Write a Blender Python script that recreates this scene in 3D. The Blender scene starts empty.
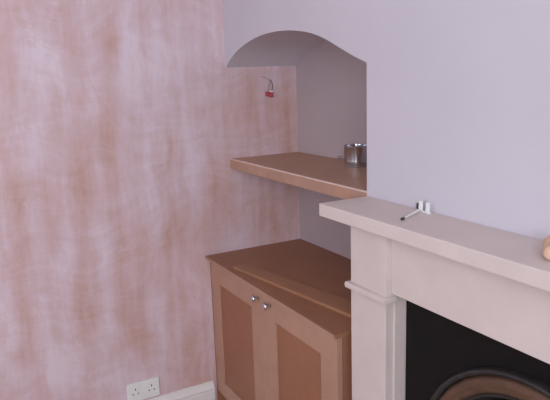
import bpy, bmesh, math
from mathutils import Vector, Matrix
S = bpy.context.scene
C = S.collection

# ---------------------------------------------------------------- helpers
def lin(c):
    c /= 255.0
    return c / 12.92 if c <= 0.04045 else ((c + 0.055) / 1.055) ** 2.4
def rgb(r, g, b): return (lin(r), lin(g), lin(b), 1)

def box(bm, a, b, bevel=0.0, seg=2):
    lo = Vector([min(a[i], b[i]) for i in range(3)]); hi = Vector([max(a[i], b[i]) for i in range(3)])
    r = bmesh.ops.create_cube(bm, size=1)
    vs = r['verts']
    for v in vs:
        v.co = Vector([lo[i] + (v.co[i] + .5) * (hi[i] - lo[i]) for i in range(3)])
    if bevel > 0:
        es = list({e for v in vs for e in v.link_edges})
        bmesh.ops.bevel(bm, geom=es, offset=bevel, segments=seg, affect='EDGES', profile=.5)

def tube(bm, pts, r, n=10, cap=True, radii=None):
    pts = [Vector(p) for p in pts]
    rings = []
    prev = None
    for i, p in enumerate(pts):
        t = (pts[min(i + 1, len(pts) - 1)] - pts[max(i - 1, 0)]).normalized()
        if prev is None:
            u = t.orthogonal().normalized()
        else:
            u = (prev - t * prev.dot(t)).normalized()
        prev = u
        w = t.cross(u)
        rr = radii[i] if radii else r
        rings.append([bm.verts.new(p + (u * math.cos(k * 2 * math.pi / n) + w * math.sin(k * 2 * math.pi / n)) * rr) for k in range(n)])
    for a, b in zip(rings, rings[1:]):
        for k in range(n):
            bm.faces.new((a[k], a[(k + 1) % n], b[(k + 1) % n], b[k]))
    if cap:
        bm.faces.new(rings[0][::-1]); bm.faces.new(rings[-1])

def lathe(bm, prof, mat, n=40):
    """prof: list of (r, h) turned round local z, placed with mat"""
    rings = []
    for r, h in prof:
        if r < 1e-6:
            rings.append([bm.verts.new(mat @ Vector((0, 0, h)))])
        else:
            rings.append([bm.verts.new(mat @ Vector((r * math.cos(k * 2 * math.pi / n), r * math.sin(k * 2 * math.pi / n), h))) for k in range(n)])
    for a, b in zip(rings, rings[1:]):
        for k in range(n):
            q = [a[k % len(a)], a[(k + 1) % len(a)], b[(k + 1) % len(b)], b[k % len(b)]]
            u = []
            for v in q:
                if v not in u: u.append(v)
            if len(u) > 2: bm.faces.new(u)

def prism(bm, poly, y0, y1):
    """poly of (x, z) extruded from y0 to y1"""
    f = [bm.verts.new((x, y0, z)) for x, z in poly]
    g = [bm.verts.new((x, y1, z)) for x, z in poly]
    bm.faces.new(f); bm.faces.new(g[::-1])
    n = len(poly)
    for i in range(n):
        bm.faces.new((f[i], g[i], g[(i + 1) % n], f[(i + 1) % n]))

def link(name, bm, mat, parent=None, smooth=False, loc=None):
    bmesh.ops.recalc_face_normals(bm, faces=bm.faces)
    me = bpy.data.meshes.new(name)
    bm.to_mesh(me); bm.free()
    me.materials.append(mat)
    o = bpy.data.objects.new(name, me)
    C.objects.link(o)
    if smooth:
        for p in me.polygons: p.use_smooth = True
        me.set_sharp_from_angle(angle=math.radians(35))
    if parent:
        o.parent = parent
        if parent.type == 'EMPTY' or True:
            o.matrix_parent_inverse = parent_world(parent).inverted()
    return o

def parent_world(o):
    m = o.matrix_basis.copy()
    if o.parent: m = parent_world(o.parent) @ o.matrix_parent_inverse @ m
    return m

def thing(name, label, cat, loc, group=None):
    o = bpy.data.objects.new(name, None); C.objects.link(o)
    o.location = loc; o.empty_display_size = .05
    o['label'] = label; o['category'] = cat
    if group: o['group'] = group
    return o

def structure(name, bm, mat, smooth=False):
    o = link(name, bm, mat, smooth=smooth); o['kind'] = 'structure'; return o

def N(bmf):
    bm = bmesh.new(); bmf(bm); return bm
def B(*boxes, bevel=0.0):
    bm = bmesh.new()
    for a, b in boxes: box(bm, a, b, bevel)
    return bm

# ---------------------------------------------------------------- materials
class NT:
    def __init__(s, name):
        s.m = bpy.data.materials.new(name); s.m.use_nodes = True
        s.t = s.m.node_tree; s.b = s.t.nodes['Principled BSDF']
    def node(s, ty, **k):
        n = s.t.nodes.new(ty)
        for a, v in k.items():
            if a.startswith('i_'): n.inputs[a[2:].replace('_', ' ')].default_value = v
            else: setattr(n, a, v)
        return n
    def ln(s, a, b): s.t.links.new(a, b)
    def math(s, op, a, b=None, c=None, clamp=False):
        n = s.t.nodes.new('ShaderNodeMath'); n.operation = op; n.use_clamp = clamp
        for i, v in enumerate((a, b, c)):
            if v is None: continue
            if isinstance(v, (int, float)): n.inputs[i].default_value = v
            else: s.ln(v, n.inputs[i])
        return n.outputs[0]
    def mix(s, f, a, b):
        n = s.t.nodes.new('ShaderNodeMix'); n.data_type = 'RGBA'
        for i, v in ((0, f), (6, a), (7, b)):
            if isinstance(v, (int, float, tuple)): n.inputs[i].default_value = v
            else: s.ln(v, n.inputs[i])
        return n.outputs[2]
    def coords(s, scale=(1, 1, 1), warp=0, wscale=3):
        g = s.node('ShaderNodeTexCoord')
        out = g.outputs['Object']
        if warp:
            nz = s.node('ShaderNodeTexNoise'); nz.inputs['Scale'].default_value = wscale
            s.ln(out, nz.inputs['Vector'])
            v = s.node('ShaderNodeVectorMath', operation='MULTIPLY_ADD')
            s.ln(nz.outputs['Color'], v.inputs[0]); v.inputs[1].default_value = (warp,) * 3; s.ln(out, v.inputs[2])
            out = v.outputs[0]
        m = s.node('ShaderNodeMapping'); m.inputs['Scale'].default_value = scale
        s.ln(out, m.inputs[0]); return m.outputs[0]
    def noise(s, vec, scale, detail=4, rough=.5):
        n = s.node('ShaderNodeTexNoise'); n.inputs['Scale'].default_value = scale
        n.inputs['Detail'].default_value = detail; n.inputs['Roughness'].default_value = rough
        s.ln(vec, n.inputs['Vector']); return n.outputs['Fac']
    def ramp(s, f, lo, hi):
        n = s.node('ShaderNodeMapRange'); n.inputs[1].default_value = lo; n.inputs[2].default_value = hi
        s.ln(f, n.inputs[0]); return n.outputs[0]
    def bump(s, h, strength, dist=.002):
        n = s.node('ShaderNodeBump'); n.inputs['Strength'].default_value = strength; n.inputs['Distance'].default_value = dist
        s.ln(h, n.inputs['Height']); s.ln(n.outputs[0], s.b.inputs['Normal'])

def simple(name, col, rough=.6, metal=0, var=.06, scale=12, bump=0, spec=.5, bscale=60):
    t = NT(name)
    v = t.coords()
    f = t.noise(v, scale, 5)
    d = tuple(c * (1 - var * 2) for c in col[:3]) + (1,); e = tuple(min(1, c * (1 + var)) for c in col[:3]) + (1,)
    t.ln(t.mix(t.ramp(f, .3, .7), d, e), t.b.inputs['Base Color'])
    t.b.inputs['Roughness'].default_value = rough; t.b.inputs['Metallic'].default_value = metal
    t.b.inputs['Specular IOR Level'].default_value = spec
    if bump: t.bump(t.noise(v, bscale, 4), bump)
    return t.m

PAINT = simple('lilac_paint', rgb(206, 200, 209), .8, var=.018, scale=3, bump=.12, spec=.25, bscale=25)
NICHE_BACK = simple('greyish_niche_back', rgb(186, 170, 174), .85, var=.03, scale=4, bump=.1, spec=.2, bscale=25)  # niche back wall: darker and greyer than the lilac wall colour
CEIL = simple('ceiling_paint', rgb(240, 238, 236), .9, var=.02)
WHITE = simple('white_gloss_paint', rgb(232, 228, 228), .35, var=.01)
STONE = simple('cream_stone', rgb(216, 201, 197), .55, var=.025, scale=9, bump=.08, spec=.35)
IRON = simple('black_cast_iron', rgb(18, 15, 15), .65, var=.1, scale=40, bump=.15, spec=.22)
BRONZE = simple('brown_iron', rgb(112, 86, 70), .42, metal=.5, var=.15, scale=25)  # browner and lighter than the black plate
RIM = simple('dark_grey_iron', rgb(58, 55, 56), .45, metal=.4, var=.1, scale=25)
SOOT = simple('soot_black', rgb(16, 14, 14), .9, var=.2)
CHROME = simple('polished_chrome', rgb(205, 205, 212), .14, metal=1, var=.02)
STEEL = simple('dull_steel', rgb(170, 168, 172), .3, metal=1, var=.05)
PLASTIC = simple('white_plastic', rgb(236, 236, 236), .3, var=.01)
DARKP = simple('dark_grey_plastic', rgb(52, 47, 52), .4, var=.05)
RED = simple('pinkish_red_plastic', rgb(178, 72, 88), .4, var=.05)
WIRE = simple('grey_cable_sheath', rgb(150, 132, 120), .5, var=.05)
WOOD = simple('pale_tan_wood', rgb(214, 176, 148), .6, var=.08, scale=30)
LIP = simple('pale_edge_strip', rgb(222, 198, 188), .5, var=.05, scale=30)
FLOORM = simple('bare_floor_boards', rgb(182, 152, 126), .5, var=.12, scale=6)

def mdf(name, col, var=.07):
    t = NT(name)
    v = t.coords((1, 1, 1), .05, 4)
    a = t.noise(v, 5, 5, .6); b = t.noise(t.coords((1, 6, 1)), 22, 6, .7)
    f = t.math('ADD', t.math('MULTIPLY', a, .65), t.math('MULTIPLY', b, .35))
    d = tuple(c * (1 - var * 2.2) for c in col[:3]) + (1,); e = tuple(min(1, c * (1 + var * 1.6)) for c in col[:3]) + (1,)
    t.ln(t.mix(t.ramp(f, .33, .67), d, e), t.b.inputs['Base Color'])
    t.b.inputs['Roughness'].default_value = .5; t.b.inputs['Specular IOR Level'].default_value = .35
    t.bump(b, .05)
    return t.m
MDF_FRAME = mdf('sanded_mdf_frame', rgb(184, 143, 122), .05)
MDF_PANEL = mdf('raw_mdf_panel', rgb(158, 108, 82), .05)
MDF_TOP = mdf('raw_mdf_top', rgb(157, 110, 85), .06)
MDF_SHELF = mdf('raw_mdf_shelf', rgb(190, 150, 126), .05)
MDF_EDGE = mdf('cut_mdf_edge', rgb(182, 143, 124), .07)
MDF_STRIP = mdf('loose_mdf_strip', rgb(166, 120, 92), .06)

# damp, freshly skimmed pink plaster: stains, plus shade painted in below the niche shelf, sit at fixed places on the wall (y along the wall, z up)
def plaster():
    t = NT('pink_skim_plaster')
    g = t.node('ShaderNodeTexCoord').outputs['Object']
    def warped(amount, scale):
        nz = t.node('ShaderNodeTexNoise'); nz.inputs['Scale'].default_value = scale; nz.inputs['Detail'].default_value = 3
        t.ln(g, nz.inputs['Vector'])
        v = t.node('ShaderNodeVectorMath', operation='MULTIPLY_ADD')
        t.ln(nz.outputs['Color'], v.inputs[0]); v.inputs[1].default_value = (amount,) * 3
        s2 = t.node('ShaderNodeVectorMath', operation='SUBTRACT'); t.ln(g, s2.inputs[0]); s2.inputs[1].default_value = (amount / 2,) * 3
        t.ln(s2.outputs[0], v.inputs[2]); return v.outputs[0]
    w = warped(.09, 6)
    sx = t.node('ShaderNodeSeparateXYZ'); t.ln(w, sx.inputs[0])
    Y, Z = sx.outputs[1], sx.outputs[2]
    def blobs(L):
        tot = None
        for (y, z, sy, sz, a) in L:
            dy = t.math('MULTIPLY', t.math('SUBTRACT', Y, y), 1 / sy)
            dz = t.math('MULTIPLY', t.math('SUBTRACT', Z, z), 1 / sz)
            r = t.math('ADD', t.math('MULTIPLY', dy, dy), t.math('MULTIPLY', dz, dz))
            e = t.math('MULTIPLY', t.math('EXPONENT', t.math('MULTIPLY', r, -1.0)), a)
            tot = e if tot is None else t.math('ADD', tot, e)
        return tot
    DARK, LIGHT = [(-0.464, 1.629, 0.031, 0.074, 0.35), (-0.524, 1.292, 0.093, 0.194, 0.5), (-0.641, 1.129, 0.045, 0.155, 0.4), (-0.275, 1.204, 0.017, 0.082, 0.6), (-0.843, 1.114, 0.083, 0.089, 0.4), (-0.043, 1.04, 0.086, 0.132, 0.3), (-0.513, 0.871, 0.044, 0.207, 0.55), (-0.651, 0.688, 0.038, 0.334, 0.4), (-0.898, 0.538, 0.035, 0.161, 0.4), (-0.465, 0.497, 0.059, 0.154, 0.45), (-0.262, 0.895, 0.062, 0.108, 0.5), (-0.297, 0.638, 0.071, 0.156, 0.25), (-0.188, 0.337, 0.095, 0.286, 0.3), (0.312, 1.206, 0.053, 0.371, 0.45), (0.129, 1.33, 0.176, 0.152, 0.35), (0.145, 0.881, 0.238, 0.186, 0.5), (-0.839, 1.58, 0.026, 0.209, 0.35), (-0.727, 0.925, 0.066, 0.055, 0.2), (-0.247, 0.161, 0.095, 0.057, 0.2)], [(-0.715, 1.577, 0.105, 0.106, 0.6), (-0.323, 1.571, 0.167, 0.174, 0.5), (-0.378, 1.379, 0.04, 0.237, 0.4), (-0.199, 1.247, 0.053, 0.251, 0.35), (-0.948, 0.591, 0.031, 0.279, 0.7), (-0.775, 0.358, 0.083, 0.105, 0.8), (-0.741, 0.788, 0.037, 0.16, 0.4), (-0.6, 0.507, 0.032, 0.193, 0.5), (-0.376, 0.588, 0.043, 0.155, 0.4), (-0.509, 0.26, 0.085, 0.09, 0.4), (-0.04, 1.686, 0.054, 0.16, 0.5), (0.04, 0.781, 0.09, 0.139, 0.25)]  # dark blob low in the niche: brown patch plus shelf shade painted into the colour
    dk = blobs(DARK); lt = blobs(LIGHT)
    def mapped(v, sc):
        m = t.node('ShaderNodeMapping'); m.inputs['Scale'].default_value = sc; t.ln(v, m.inputs[0]); return m.outputs[0]
    vert = t.noise(mapped(warped(.05, 4), (1, 7, .9)), 2.2, 5, .6)       # vertical runs
    big = t.noise(mapped(warped(.2, 2), (1, 1.5, 1)), 2.6, 5, .6)
    # trowel sweeps: strongly bent thin bands
    sweep = t.noise(mapped(warped(.9, 1.1), (1, 2.2, 8)), 3.0, 7, .68)
    sweep2 = t.noise(mapped(warped(.9, 1.3), (1, 9, 2.2)), 2.5, 6, .68)
    tone = t.math('ADD', t.math('MULTIPLY', t.ramp(vert, .35, .65), .26), t.math('MULTIPLY', t.ramp(big, .3, .7), .26))
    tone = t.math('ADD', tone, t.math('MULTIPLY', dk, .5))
    tone = t.math('SUBTRACT', tone, t.math('MULTIPLY', lt, .36))
    tone = t.math('ADD', tone, t.math('MULTIPLY', t.math('SUBTRACT', sweep, .5), .5))
    tone = t.math('ADD', tone, t.math('MULTIPLY', t.math('SUBTRACT', sweep2, .5), .45))
    hair = t.noise(mapped(warped(1.3, 1.0), (1, 5, 5)), 4.0, 2, .5)
    hl = t.math('SUBTRACT', 1.0, t.math('MULTIPLY', t.math('ABSOLUTE', t.math('SUBTRACT', hair, .5)), 60), clamp=True)
    patch = t.ramp(t.noise(mapped(warped(.1, 3), (1, 1, 1)), 5.0, 2, .5), .45, .65)
    tone = t.math('SUBTRACT', tone, t.math('MULTIPLY', t.math('MULTIPLY', hl, patch), .16))
    r = t.node('ShaderNodeValToRGB'); t.ln(tone, r.inputs[0])
    e = r.color_ramp.elements
    e[0].position = 0; e[0].color = rgb(224, 206, 216)
    e[1].position = 1; e[1].color = rgb(178, 130, 108)
    for p, c in ((.25, rgb(214, 188, 194)), (.5, rgb(205, 171, 168)), (.75, rgb(193, 152, 138))):
        x = e.new(p); x.color = c
    t.ln(r.outputs[0], t.b.inputs['Base Color'])
    t.b.inputs['Roughness'].default_value = .72; t.b.inputs['Specular IOR Level'].default_value = .25
    t.bump(t.math('ADD', sweep, sweep2), .12, .004)
    return t.m
PLASTER = plaster()

# ---------------------------------------------------------------- measured room
W, D = .959, .343           # niche width and depth
RX, RY, RH = 3.7, -2.9, 2.5 # room
# left wall
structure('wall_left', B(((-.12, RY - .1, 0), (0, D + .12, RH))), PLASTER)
# fireplace wall with arched niche and fireplace hole
arch = [(0, 1.534), (.03, 1.553), (.07, 1.576), (.126, 1.600), (.20, 1.621), (.277, 1.636), (.35, 1.6445), (.432, 1.648), (.49, 1.647),
        (.55, 1.643), (.61, 1.636), (.663, 1.627), (.70, 1.618), (.732, 1.608), (.77, 1.595), (.803, 1.582), (.84, 1.567), (.88, 1.551), (.92, 1.537), (W, 1.5244)]
def catmull(P, k=4):
    out = []
    for i in range(len(P) - 1):
        a = P[max(i - 1, 0)]; b = P[i]; c = P[i + 1]; d = P[min(i + 2, len(P) - 1)]
        for j in range(k):
            u = j / k
            out.append(tuple(.5 * (2 * b[m] + (c[m] - a[m]) * u + (2 * a[m] - 5 * b[m] + 4 * c[m] - d[m]) * u * u + (3 * b[m] - a[m] - 3 * c[m] + d[m]) * u ** 3) for m in range(2)))
    return out + [P[-1]]
FX0, FX1, FZ = 1.27, 1.97, .87
poly = catmull(arch) + [(W, 0), (FX0, 0), (FX0, FZ), (FX1, FZ), (FX1, 0), (RX, 0), (RX, RH), (0, RH)]
structure('wall_back', N(lambda bm: prism(bm, poly, 0, D)), PAINT)
structure('wall_niche', B(((0, D, 0), (RX, D + .12, RH))), NICHE_BACK)
structure('floor', B(((-.12, RY - .1, -.1), (RX + .12, D + .12, 0))), FLOORM)
structure('ceiling', B(((-.12, RY - .1, RH), (RX + .12, D + .12, RH + .1))), CEIL)
wx0, wx1, wz0, wz1 = 0.9, 2.6, 1.1, 2.4
structure('wall_front', B(((0, RY - .1, 0), (RX, RY, wz0)), ((0, RY - .1, wz1), (RX, RY, RH)), ((0, RY - .1, wz0), (wx0, RY, wz1)), ((wx1, RY - .1, wz0), (RX, RY, wz1))), PAINT)
ry0, ry1 = -2.6, -1.3
structure('wall_right', B(((RX, RY - .1, 0), (RX + .12, D + .12, wz0)), ((RX, RY - .1, wz1), (RX + .12, D + .12, RH)),
          ((RX, RY - .1, wz0), (RX + .12, ry0, wz1)), ((RX, ry1, wz0), (RX + .12, D + .12, wz1))), PAINT)
bm = bmesh.new()
for q in (ry0, ry1 - .05): box(bm, (RX + .03, q, wz0), (RX + .08, q + .05, wz1))
for q in (wz0, wz1 - .05, (wz0 + wz1) / 2 - .02): box(bm, (RX + .03, ry0, q), (RX + .08, ry1, q + .05))
structure('window_2', bm, WHITE)
bm = bmesh.new()
for q in (wx0, wx1 - .05, (wx0 + wx1) / 2 - .025): box(bm, (q, RY - .08, wz0), (q + .05, RY - .03, wz1))
for q in (wz0, wz1 - .05, (wz0 + wz1) / 2 - .02): box(bm, (wx0, RY - .08, q), (wx1, RY - .03, q + .05))
structure('window_1', bm, WHITE)

# skirting with a moulded top
def skirting(y0, y1):
    bm = bmesh.new()
    prof = [(0, 0), (.018, 0), (.018, .108), (.0165, .111), (.0165, .116), (.019, .119), (.019, .124), (.016, .128), (.011, .136), (.008, .144), (.008, .149), (.006, .152), (0, .152)]
    a = [bm.verts.new((x, y0, z)) for x, z in prof]; b = [bm.verts.new((x, y1, z)) for x, z in prof]
    bm.faces.new(a); bm.faces.new(b[::-1])
    for i in range(len(prof)):
        bm.faces.new((a[i], a[(i + 1) % len(prof)], b[(i + 1) % len(prof)], b[i]))
    return bm
structure('baseboard_left', skirting(RY, -.137), WHITE)

# ---------------------------------------------------------------- shelf in the niche
sh = thing('alcove_shelf', 'thick brown board shelf fixed across the arched recess above the cupboard', 'shelf', (W / 2, 0, 1.108))
link('shelf_board', B(((.001, .006, 1.109), (W - .001, D - .001, 1.1505)), bevel=.001), MDF_SHELF, sh)
e = link('front_edge', B(((.001, .0005, 1.1085), (W - .001, .006, 1.1465)), bevel=.001), MDF_EDGE, sh)
e['label'] = 'lighter cut front edge'
e = link('edge_strip', B(((.001, .0005, 1.1465), (W - .001, .0075, 1.1515)), bevel=.001), LIP, sh)
e['label'] = 'pale whitish strip along the upper front edge'

# ---------------------------------------------------------------- cupboard
FY = -.12
cab = thing('alcove_cupboard', 'low unpainted brown two-door cupboard built into the recess beside the fireplace', 'cupboard', (.49, 0, 0))
bm = bmesh.new()
box(bm, (.011, FY + .022, .10), (.029, D - .004, .726))              # left side
box(bm, (W - .022, 0, .10), (W - .004, D - .004, .726))
box(bm, (.950, FY + .0205, .0), (.968, -.0012, .7262))                  # right return in front of the wall
box(bm, (.022, FY + .022, .10), (.9498, D - .004, .118))
box(bm, (.022, D - .012, .10), (W - .004, D - .004, .726))
box(bm, (.022, FY + .022, .69), (.9498, FY + .05, .726))
link('carcass', bm, MDF_PANEL, cab)
link('scribe_strip', B(((.001, FY + .001, .0), (.0110, FY + .021, .7255))), MDF_PANEL, cab)
link('plinth', B(((.0015, FY + .0215, 0), (.9495, FY + .045, .0995))), MDF_PANEL, cab)
bm = bmesh.new()
out = [(.001, -.1385), (.985, -.1385), (.985, -.001), (W - .001, -.001), (W - .001, D - .001), (.001, D - .001)]
lo = [bm.verts.new((x, y, .7262)) for x, y in out]; hi = [bm.verts.new((x, y, .740)) for x, y in out]
bm.faces.new(lo[::-1]); bm.faces.new(hi)
for i in range(6): bm.faces.new((lo[i], lo[(i + 1) % 6], hi[(i + 1) % 6], hi[i]))
bmesh.ops.bevel(bm, geom=[e for e in bm.edges if abs(e.verts[0].co.y + .1385) < 1e-4 and abs(e.verts[1].co.y + .1385) < 1e-4 and abs(e.verts[0].co.z - e.verts[1].co.z) < 1e-4], offset=.003, segments=2, affect='EDGES')
link('cupboard_top', bm, MDF_TOP, cab)
link('front_edge', B(((.001, -.1405, .7265), (.985, -.1386, .7385))), MDF_EDGE, cab)
def door(x0, x1, px0, px1, kx, first=None):
    z0, z1, pz0, pz1 = .105, .7225, .172, .632
    bm = bmesh.new()
    y0, y1 = FY, FY + .020
    box(bm, (x0, y0, z0), (px0, y1, z1), .0012); box(bm, (px1, y0, z0), (x1, y1, z1), .0012)
    box(bm, (px0 - .0005, y0 + .0002, pz1), (px1 + .0005, y1, z1), .0008); box(bm, (px0 - .0005, y0 + .0002, z0), (px1 + .0005, y1, pz0), .0008)
    d = link('door', bm, MDF_FRAME, cab)
    p = link('door_panel', B(((px0 - .004, y0 + .007, pz0 - .004), (px1 + .004, y0 + .015, pz1 + .004))), MDF_PANEL, d)
    p['label'] = 'darker brown recessed panel'
    bm = bmesh.new()
    m = Matrix.Translation((kx, y0, .687)) @ Matrix.Rotation(math.pi / 2, 4, 'X')
    lathe(bm, [(0, -.001), (.0095, -.001), (.0095, .002), (.006, .004), (.0050, .010), (.0062, .014), (.0110, .017), (.0135, .021), (.0135, .024), (.011, .028), (.006, .0305), (0, .031)], m, 28)
    k = link('knob', bm, CHROME, d, smooth=True); k['label'] = 'round chrome knob'
    return d
door(.012, .4865, .088, .394, .456)
door(.4880, .968, .581, .876, .549)

# loose strip of board lying on the cupboard top
bm = bmesh.new()
A0, A1, B0, B1 = Vector((.235, -.062)), Vector((.905, .068)), Vector((.240, -.117)), Vector((.922, -.022))
q = [A0, A1, B1, B0]
lo = [bm.verts.new((v.x, v.y, .7402)) for v in q]; hi = [bm.verts.new((v.x, v.y, .7515)) for v in q]
bm.faces.new(lo); bm.faces.new(hi[::-1])
for i in range(4): bm.faces.new((lo[i], lo[(i + 1) % 4], hi[(i + 1) % 4], hi[i]))
bmesh.ops.bevel(bm, geom=list(bm.edges), offset=.0012, segments=1, affect='EDGES')
o = link('wooden_strip', bm, MDF_STRIP)
o['label'] = 'loose narrow strip of pale brown board lying on top of the cupboard'; o['category'] = 'board'

# ---------------------------------------------------------------- fireplace surround
MZ = 1.139
fs = thing('fireplace_surround', 'pale cream stone fireplace surround with a flat mantel and plain pilaster', 'fireplace', (1.6, -.06, 0))
link('mantel_shelf', B(((.962, -.172, MZ - .0365), (2.26, -.001, MZ)), bevel=.0025), STONE, fs)
PY = -.130
PX = [(1.055, 1.207), (2.02, 2.172)]
for a, b in PX:
    pl = link('pilaster', B(((a, PY, .16), (b, -.001, MZ - .037)), bevel=.0015), STONE, fs)
    link('plinth_block', B(((a - .012, PY - .012, 0), (b + .012, -.001, .16)), bevel=.003), STONE, pl)
    bm = bmesh.new()
    # half-round necking, mitred round three sides
    prof = [(0, .906), (.007, .9065), (.0115, .9085), (.0125, .912), (.0125, .921), (.0110, .9245), (.0070, .926), (0, .9265)]
    rows = []
    for e_, z in prof:
        rows.append([bm.verts.new(v) for v in ((a - e_, -.001, z), (a - e_, PY - e_, z), (b + e_, PY - e_, z), (b + e_, -.104, z))])
    for r0, r1 in zip(rows, rows[1:]):
        for k in range(3): bm.faces.new((r0[k], r0[k + 1], r1[k + 1], r1[k]))
    bm.faces.new([r[0] for r in rows]); bm.faces.new([r[3] for r in rows][::-1])
    link('necking_moulding', bm, STONE, pl, smooth=True)
link('frieze', B(((1.2075, -.112, .933), (2.0195, -.001, MZ - .037)), bevel=.0012), STONE, fs)
for a, b in ((1.2068, 1.2130), (2.014, 2.0202)):
    link('inner_slip', B(((a, -.104, .0), (b, -.0655, .9335)), bevel=.001), STONE, fs)
link('hearth_slab', B(((1.0, -.50, 0), (2.23, -.146, .03)), bevel=.003), STONE, fs)

# ---------------------------------------------------------------- cast iron insert
ins = thing('fireplace_insert', 'black cast iron fireplace insert with an arched brown moulding', 'fireplace', (1.61, -.04, 0))
IX, IZ, R = 1.619, .530, .331
bm = bmesh.new()
x0, x1, zt = 1.2133, 2.0137, .9325
n = 48
ri = R - .055
inner = [(IX + ri * math.cos(math.pi * k / n), IZ + ri * math.sin(math.pi * k / n)) for k in range(n + 1)]
pp = [(x1, 0.0), (x1, zt), (x0, zt), (x0, 0.0), (IX - ri, 0.0)] + inner[::-1] + [(IX + ri, 0.0)]
prism(bm, pp, -.065, -.050)
link('face_plate', bm, IRON, ins)
def archsweep(prof, smooth=True):
    """prof of (radius, y) swept along legs and semicircle"""
    bm = bmesh.new(); rings = []
    path = [(None, 0.0)] + [(math.pi * k / n, None) for k in range(n + 1)] + [(None, 1.0)]
    for a, side in path:
        row = []
        for r, y in prof:
            if a is None:
                sgn = 1 if side == 0.0 else -1
                row.append(bm.verts.new((IX + sgn * r, y, 0.0)))
            else:
                row.append(bm.verts.new((IX + r * math.cos(a), y, IZ + r * math.sin(a))))
        rings.append(row)
    m = len(prof)
    for u, v in zip(rings, rings[1:]):
        for k in range(m): bm.faces.new((u[k], u[(k + 1) % m], v[(k + 1) % m], v[k]))
    bm.faces.new(rings[0]); bm.faces.new(rings[-1][::-1])
    return bm
a = link('arch_rim', archsweep([(R, -.064), (R, -.078), (R - .003, -.083), (R - .008, -.085), (R - .013, -.082), (R - .016, -.076), (R - .016, -.064)]), RIM, ins, smooth=True)
a['label'] = 'thin dark grey outer rim'
tor = [(R - .0155 - .022 + .022 * math.cos(t), -.066 - .020 * math.sin(t)) for t in [math.pi * k / 10 for k in range(11)]]
a = link('arch_moulding', archsweep(tor), BRONZE, ins, smooth=True); a['label'] = 'rounded brown arch moulding'
link('inner_rim', archsweep([(R - .058, -.0645), (R - .060, -.071), (R - .066, -.071), (R - .074, -.055), (R - .078, -.03), (R - .078, .03), (R - .070, .03), (R - .0585, -.049)]), RIM, ins, smooth=True)
bm = bmesh.new()
box(bm, (1.285, .19, .001), (1.955, .20, .86)); box(bm, (1.285, -.045, .001), (1.295, .19, .86)); box(bm, (1.945, -.045, .001), (1.955, .19, .86)); box(bm, (1.285, -.045, .85), (1.955, .19, .86))
link('firebox', bm, SOOT, ins)

# ---------------------------------------------------------------- double socket
so = thing('double_socket', 'white plastic double power socket on the pink plaster wall above the skirting', 'socket', (0, -.455, .203))
sy0, sy1, sz0, sz1 = -.527, -.387, .160, .244
link('face_plate', B(((.0005, sy0, sz0), (.010, sy1, sz1)), bevel=.0025), PLASTIC, so)
for c in (-.492, -.422):
    s_ = 1 if c > -.455 else -1
    k = link('switch', B(((.0101, -.457 + s_ * .017 - .006, sz1 - .024), (.0125, -.457 + s_ * .017 + .006, sz1 - .010)), bevel=.001), PLASTIC, so)
    link('pin_hole', B(((.0095, c - .002, .211), (.0106, c + .002, .220))), DARKP, so)
    link('pin_hole', B(((.0095, c - .014, .193), (.0106, c - .008, .1975))), DARKP, so)
    link('pin_hole', B(((.0095, c + .008, .193), (.0106, c + .014, .1975))), DARKP, so)

# ---------------------------------------------------------------- wires out of the niche wall
w = thing('wall_cable', 'short grey wires with a pinkish red connector hanging from the plaster in the recess', 'cable', (0, .205, 1.47))
tw = lambda pts, r: N(lambda bm: tube(bm, pts, r, 8))
link('wire', tw([(-.003, .208, 1.478), (.006, .206, 1.474), (.010, .200, 1.460), (.011, .194, 1.440), (.011, .191, 1.425)], 0.0014), WIRE, w, True)
link('wire', tw([(-.003, .210, 1.478), (.007, .211, 1.472), (.012, .214, 1.458), (.012, .213, 1.440), (.012, .207, 1.425)], 0.0014), DARKP, w, True)
link('wire', tw([(-.001, .165, 1.492), (.003, .178, 1.489), (.003, .192, 1.484), (-.001, .206, 1.478)], 0.0012), WIRE, w, True)
bm = bmesh.new(); box(bm, (.003, .180, 1.408), (.019, .200, 1.428), .003); box(bm, (.004, .196, 1.402), (.020, .214, 1.424), .003)
c = link('connector', bm, RED, w); c['label'] = 'small pinkish red connector block'
c = link('connector_cap', B(((.005, .196, 1.4245), (.019, .213, 1.431)), bevel=.002), PLASTIC, w); c['label'] = 'white top of the connector'

# ---------------------------------------------------------------- chrome pot on shelf
px_, py_, pz_ = .521, .285, 1.1507
pot = thing('metal_pot', 'small shiny metal pot with a stub handle standing on the recess shelf', 'pot', (px_, py_, pz_))
T = Matrix.Translation((px_, py_, pz_))
link('pot_body', N(lambda bm: lathe(bm, [(0, .001), (.036, .001), (.043, .004), (.0455, .010), (.0450, .022), (.0445, .030), (.0450, .040), (.0450, .070), (.0468, .073), (.0470, .076), (.0455, .078), (.0435, .077), (.0428, .070), (.0428, .012), (0, .009)], T, 48)), CHROME, pot, True)
link('base_ring', N(lambda bm: lathe(bm, [(.0405, .0005), (.047, .0005), (.0490, .002), (.0490, .004), (.0475, .006), (.0450, .007)], T, 48)), CHROME, pot, True)
d = Vector((-.90, -.42, 0)).normalized()
link('handle', N(lambda bm: tube(bm, [Vector((px_, py_, pz_ + .027)) + d * k for k in (.043, .055, .066, .078)], .004, 12, radii=[.0035, .0042, .0052, .0052])), STEEL, pot, True)

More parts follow.
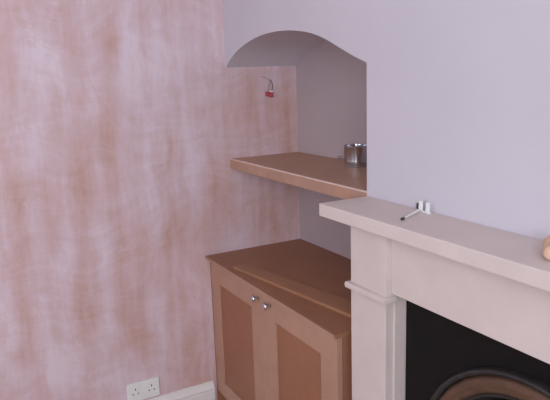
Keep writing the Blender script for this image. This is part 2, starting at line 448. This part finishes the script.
# ---------------------------------------------------------------- white bracket with stick on the mantel
br = thing('plastic_bracket', 'small white forked bracket with a thin dark-tipped rod lying on the mantel', 'bracket', (1.22, -.02, MZ))
u = Vector((.98, -.10, 0)).normalized(); O = Vector((1.219, -.020, MZ))
Rm = Matrix.Translation(O) @ Matrix.Rotation(math.atan2(u.y, u.x), 4, 'Z')
def lb(a, b, bev=.0012):
    bm = bmesh.new(); box(bm, a, b, bev); bmesh.ops.transform(bm, matrix=Rm, verts=bm.verts); return bm
link('base_bar', lb((-.020, -.005, .0003), (.031, .004, .0045)), PLASTIC, br)
link('prong', lb((-.0125, -.004, .004), (-.0035, .004, .029)), PLASTIC, br)
link('prong', lb((.0165, -.004, .004), (.0255, .004, .029)), PLASTIC, br)
k = link('dark_clip', lb((-.023, -.0045, .0045), (-.0125, .0045, .021), .003), DARKP, br); k['label'] = 'dark grey clip at the left of the fork'
k = link('rod', N(lambda bm: tube(bm, [(1.213, -.022, MZ + .007), (1.256, -.116, MZ + .0035)], .0026, 10)), PLASTIC, br, True)
k = link('rod_tip', N(lambda bm: tube(bm, [(1.255, -.114, MZ + .004), (1.2595, -.124, MZ + .0042)], .0038, 10)), DARKP, br, True); k['label'] = 'dark tip'

# ---------------------------------------------------------------- turned wooden piece at right of mantel
wp = thing('wooden_offcut', 'two-lobed tan wooden piece on the mantel, cut off by the right edge of the photo', 'wood', (1.67, -.09, MZ))
Mt = Matrix.Translation((1.674, -.118, MZ + .0155)) @ Matrix.Rotation(math.radians(38), 4, 'Z') @ Matrix.Rotation(-math.pi / 2, 4, 'X')
lathe_prof = [(0, 0), (.010, .0005), (.0140, .004), (.0155, .012), (.0155, .034), (.0140, .040), (.0075, .044), (.0075, .047), (.0140, .051), (.0155, .058), (.0155, .078), (.0135, .088), (.010, .092), (0, .094)]
link('wooden_body', N(lambda bm: lathe(bm, lathe_prof, Mt, 32)), WOOD, wp, True)

# ---------------------------------------------------------------- light
def area(name, loc, rot, sx, sy, e, col):
    L = bpy.data.lights.new(name, 'AREA'); L.shape = 'RECTANGLE'; L.size = sx; L.size_y = sy; L.energy = e; L.color = col
    o = bpy.data.objects.new(name, L); C.objects.link(o); o.location = loc; o.rotation_euler = rot; return o
area('window_daylight', ((wx0 + wx1) / 2, RY - .14, (wz0 + wz1) / 2), (math.radians(90), 0, 0), wx1 - wx0, wz1 - wz0, 17, (.93,.95,1.0))
area('side_daylight', (RX + .14, (ry0 + ry1) / 2, (wz0 + wz1) / 2), (0, math.radians(90), 0), wz1 - wz0, ry1 - ry0, 66, (.86,.93,1.0))
wd = bpy.data.worlds.new('World'); S.world = wd; wd.use_nodes = True
wd.node_tree.nodes['Background'].inputs[0].default_value = (.75, .85, 1, 1)
wd.node_tree.nodes['Background'].inputs[1].default_value = 1.0

# ---------------------------------------------------------------- camera
yaw, pit, rol, foc = 1.0695820780720828, 0.20233211409568921, -0.032854699406890536, 612.4052475414668
f = Vector((-math.sin(yaw) * math.cos(pit), math.cos(yaw) * math.cos(pit), -math.sin(pit)))
ri_ = Vector((math.cos(yaw), math.sin(yaw), 0)); up = ri_.cross(f)
r2 = ri_ * math.cos(rol) + up * math.sin(rol); u2 = -ri_ * math.sin(rol) + up * math.cos(rol)
cd = bpy.data.cameras.new('Camera'); cam = bpy.data.objects.new('Camera', cd); C.objects.link(cam)
M = Matrix((r2, u2, -f)).transposed().to_4x4(); M.translation = Vector((2.3886, -1.0942, 1.5))
cam.matrix_world = M
cd.sensor_fit = 'HORIZONTAL'; cd.sensor_width = 36; cd.lens = foc / 550 * 36; cd.clip_start = .01
S.camera = cam
S.view_settings.view_transform = 'Standard'; S.view_settings.look = 'None'; S.view_settings.gamma = 1
S.view_settings.use_curve_mapping = False
S.view_settings.exposure = 0
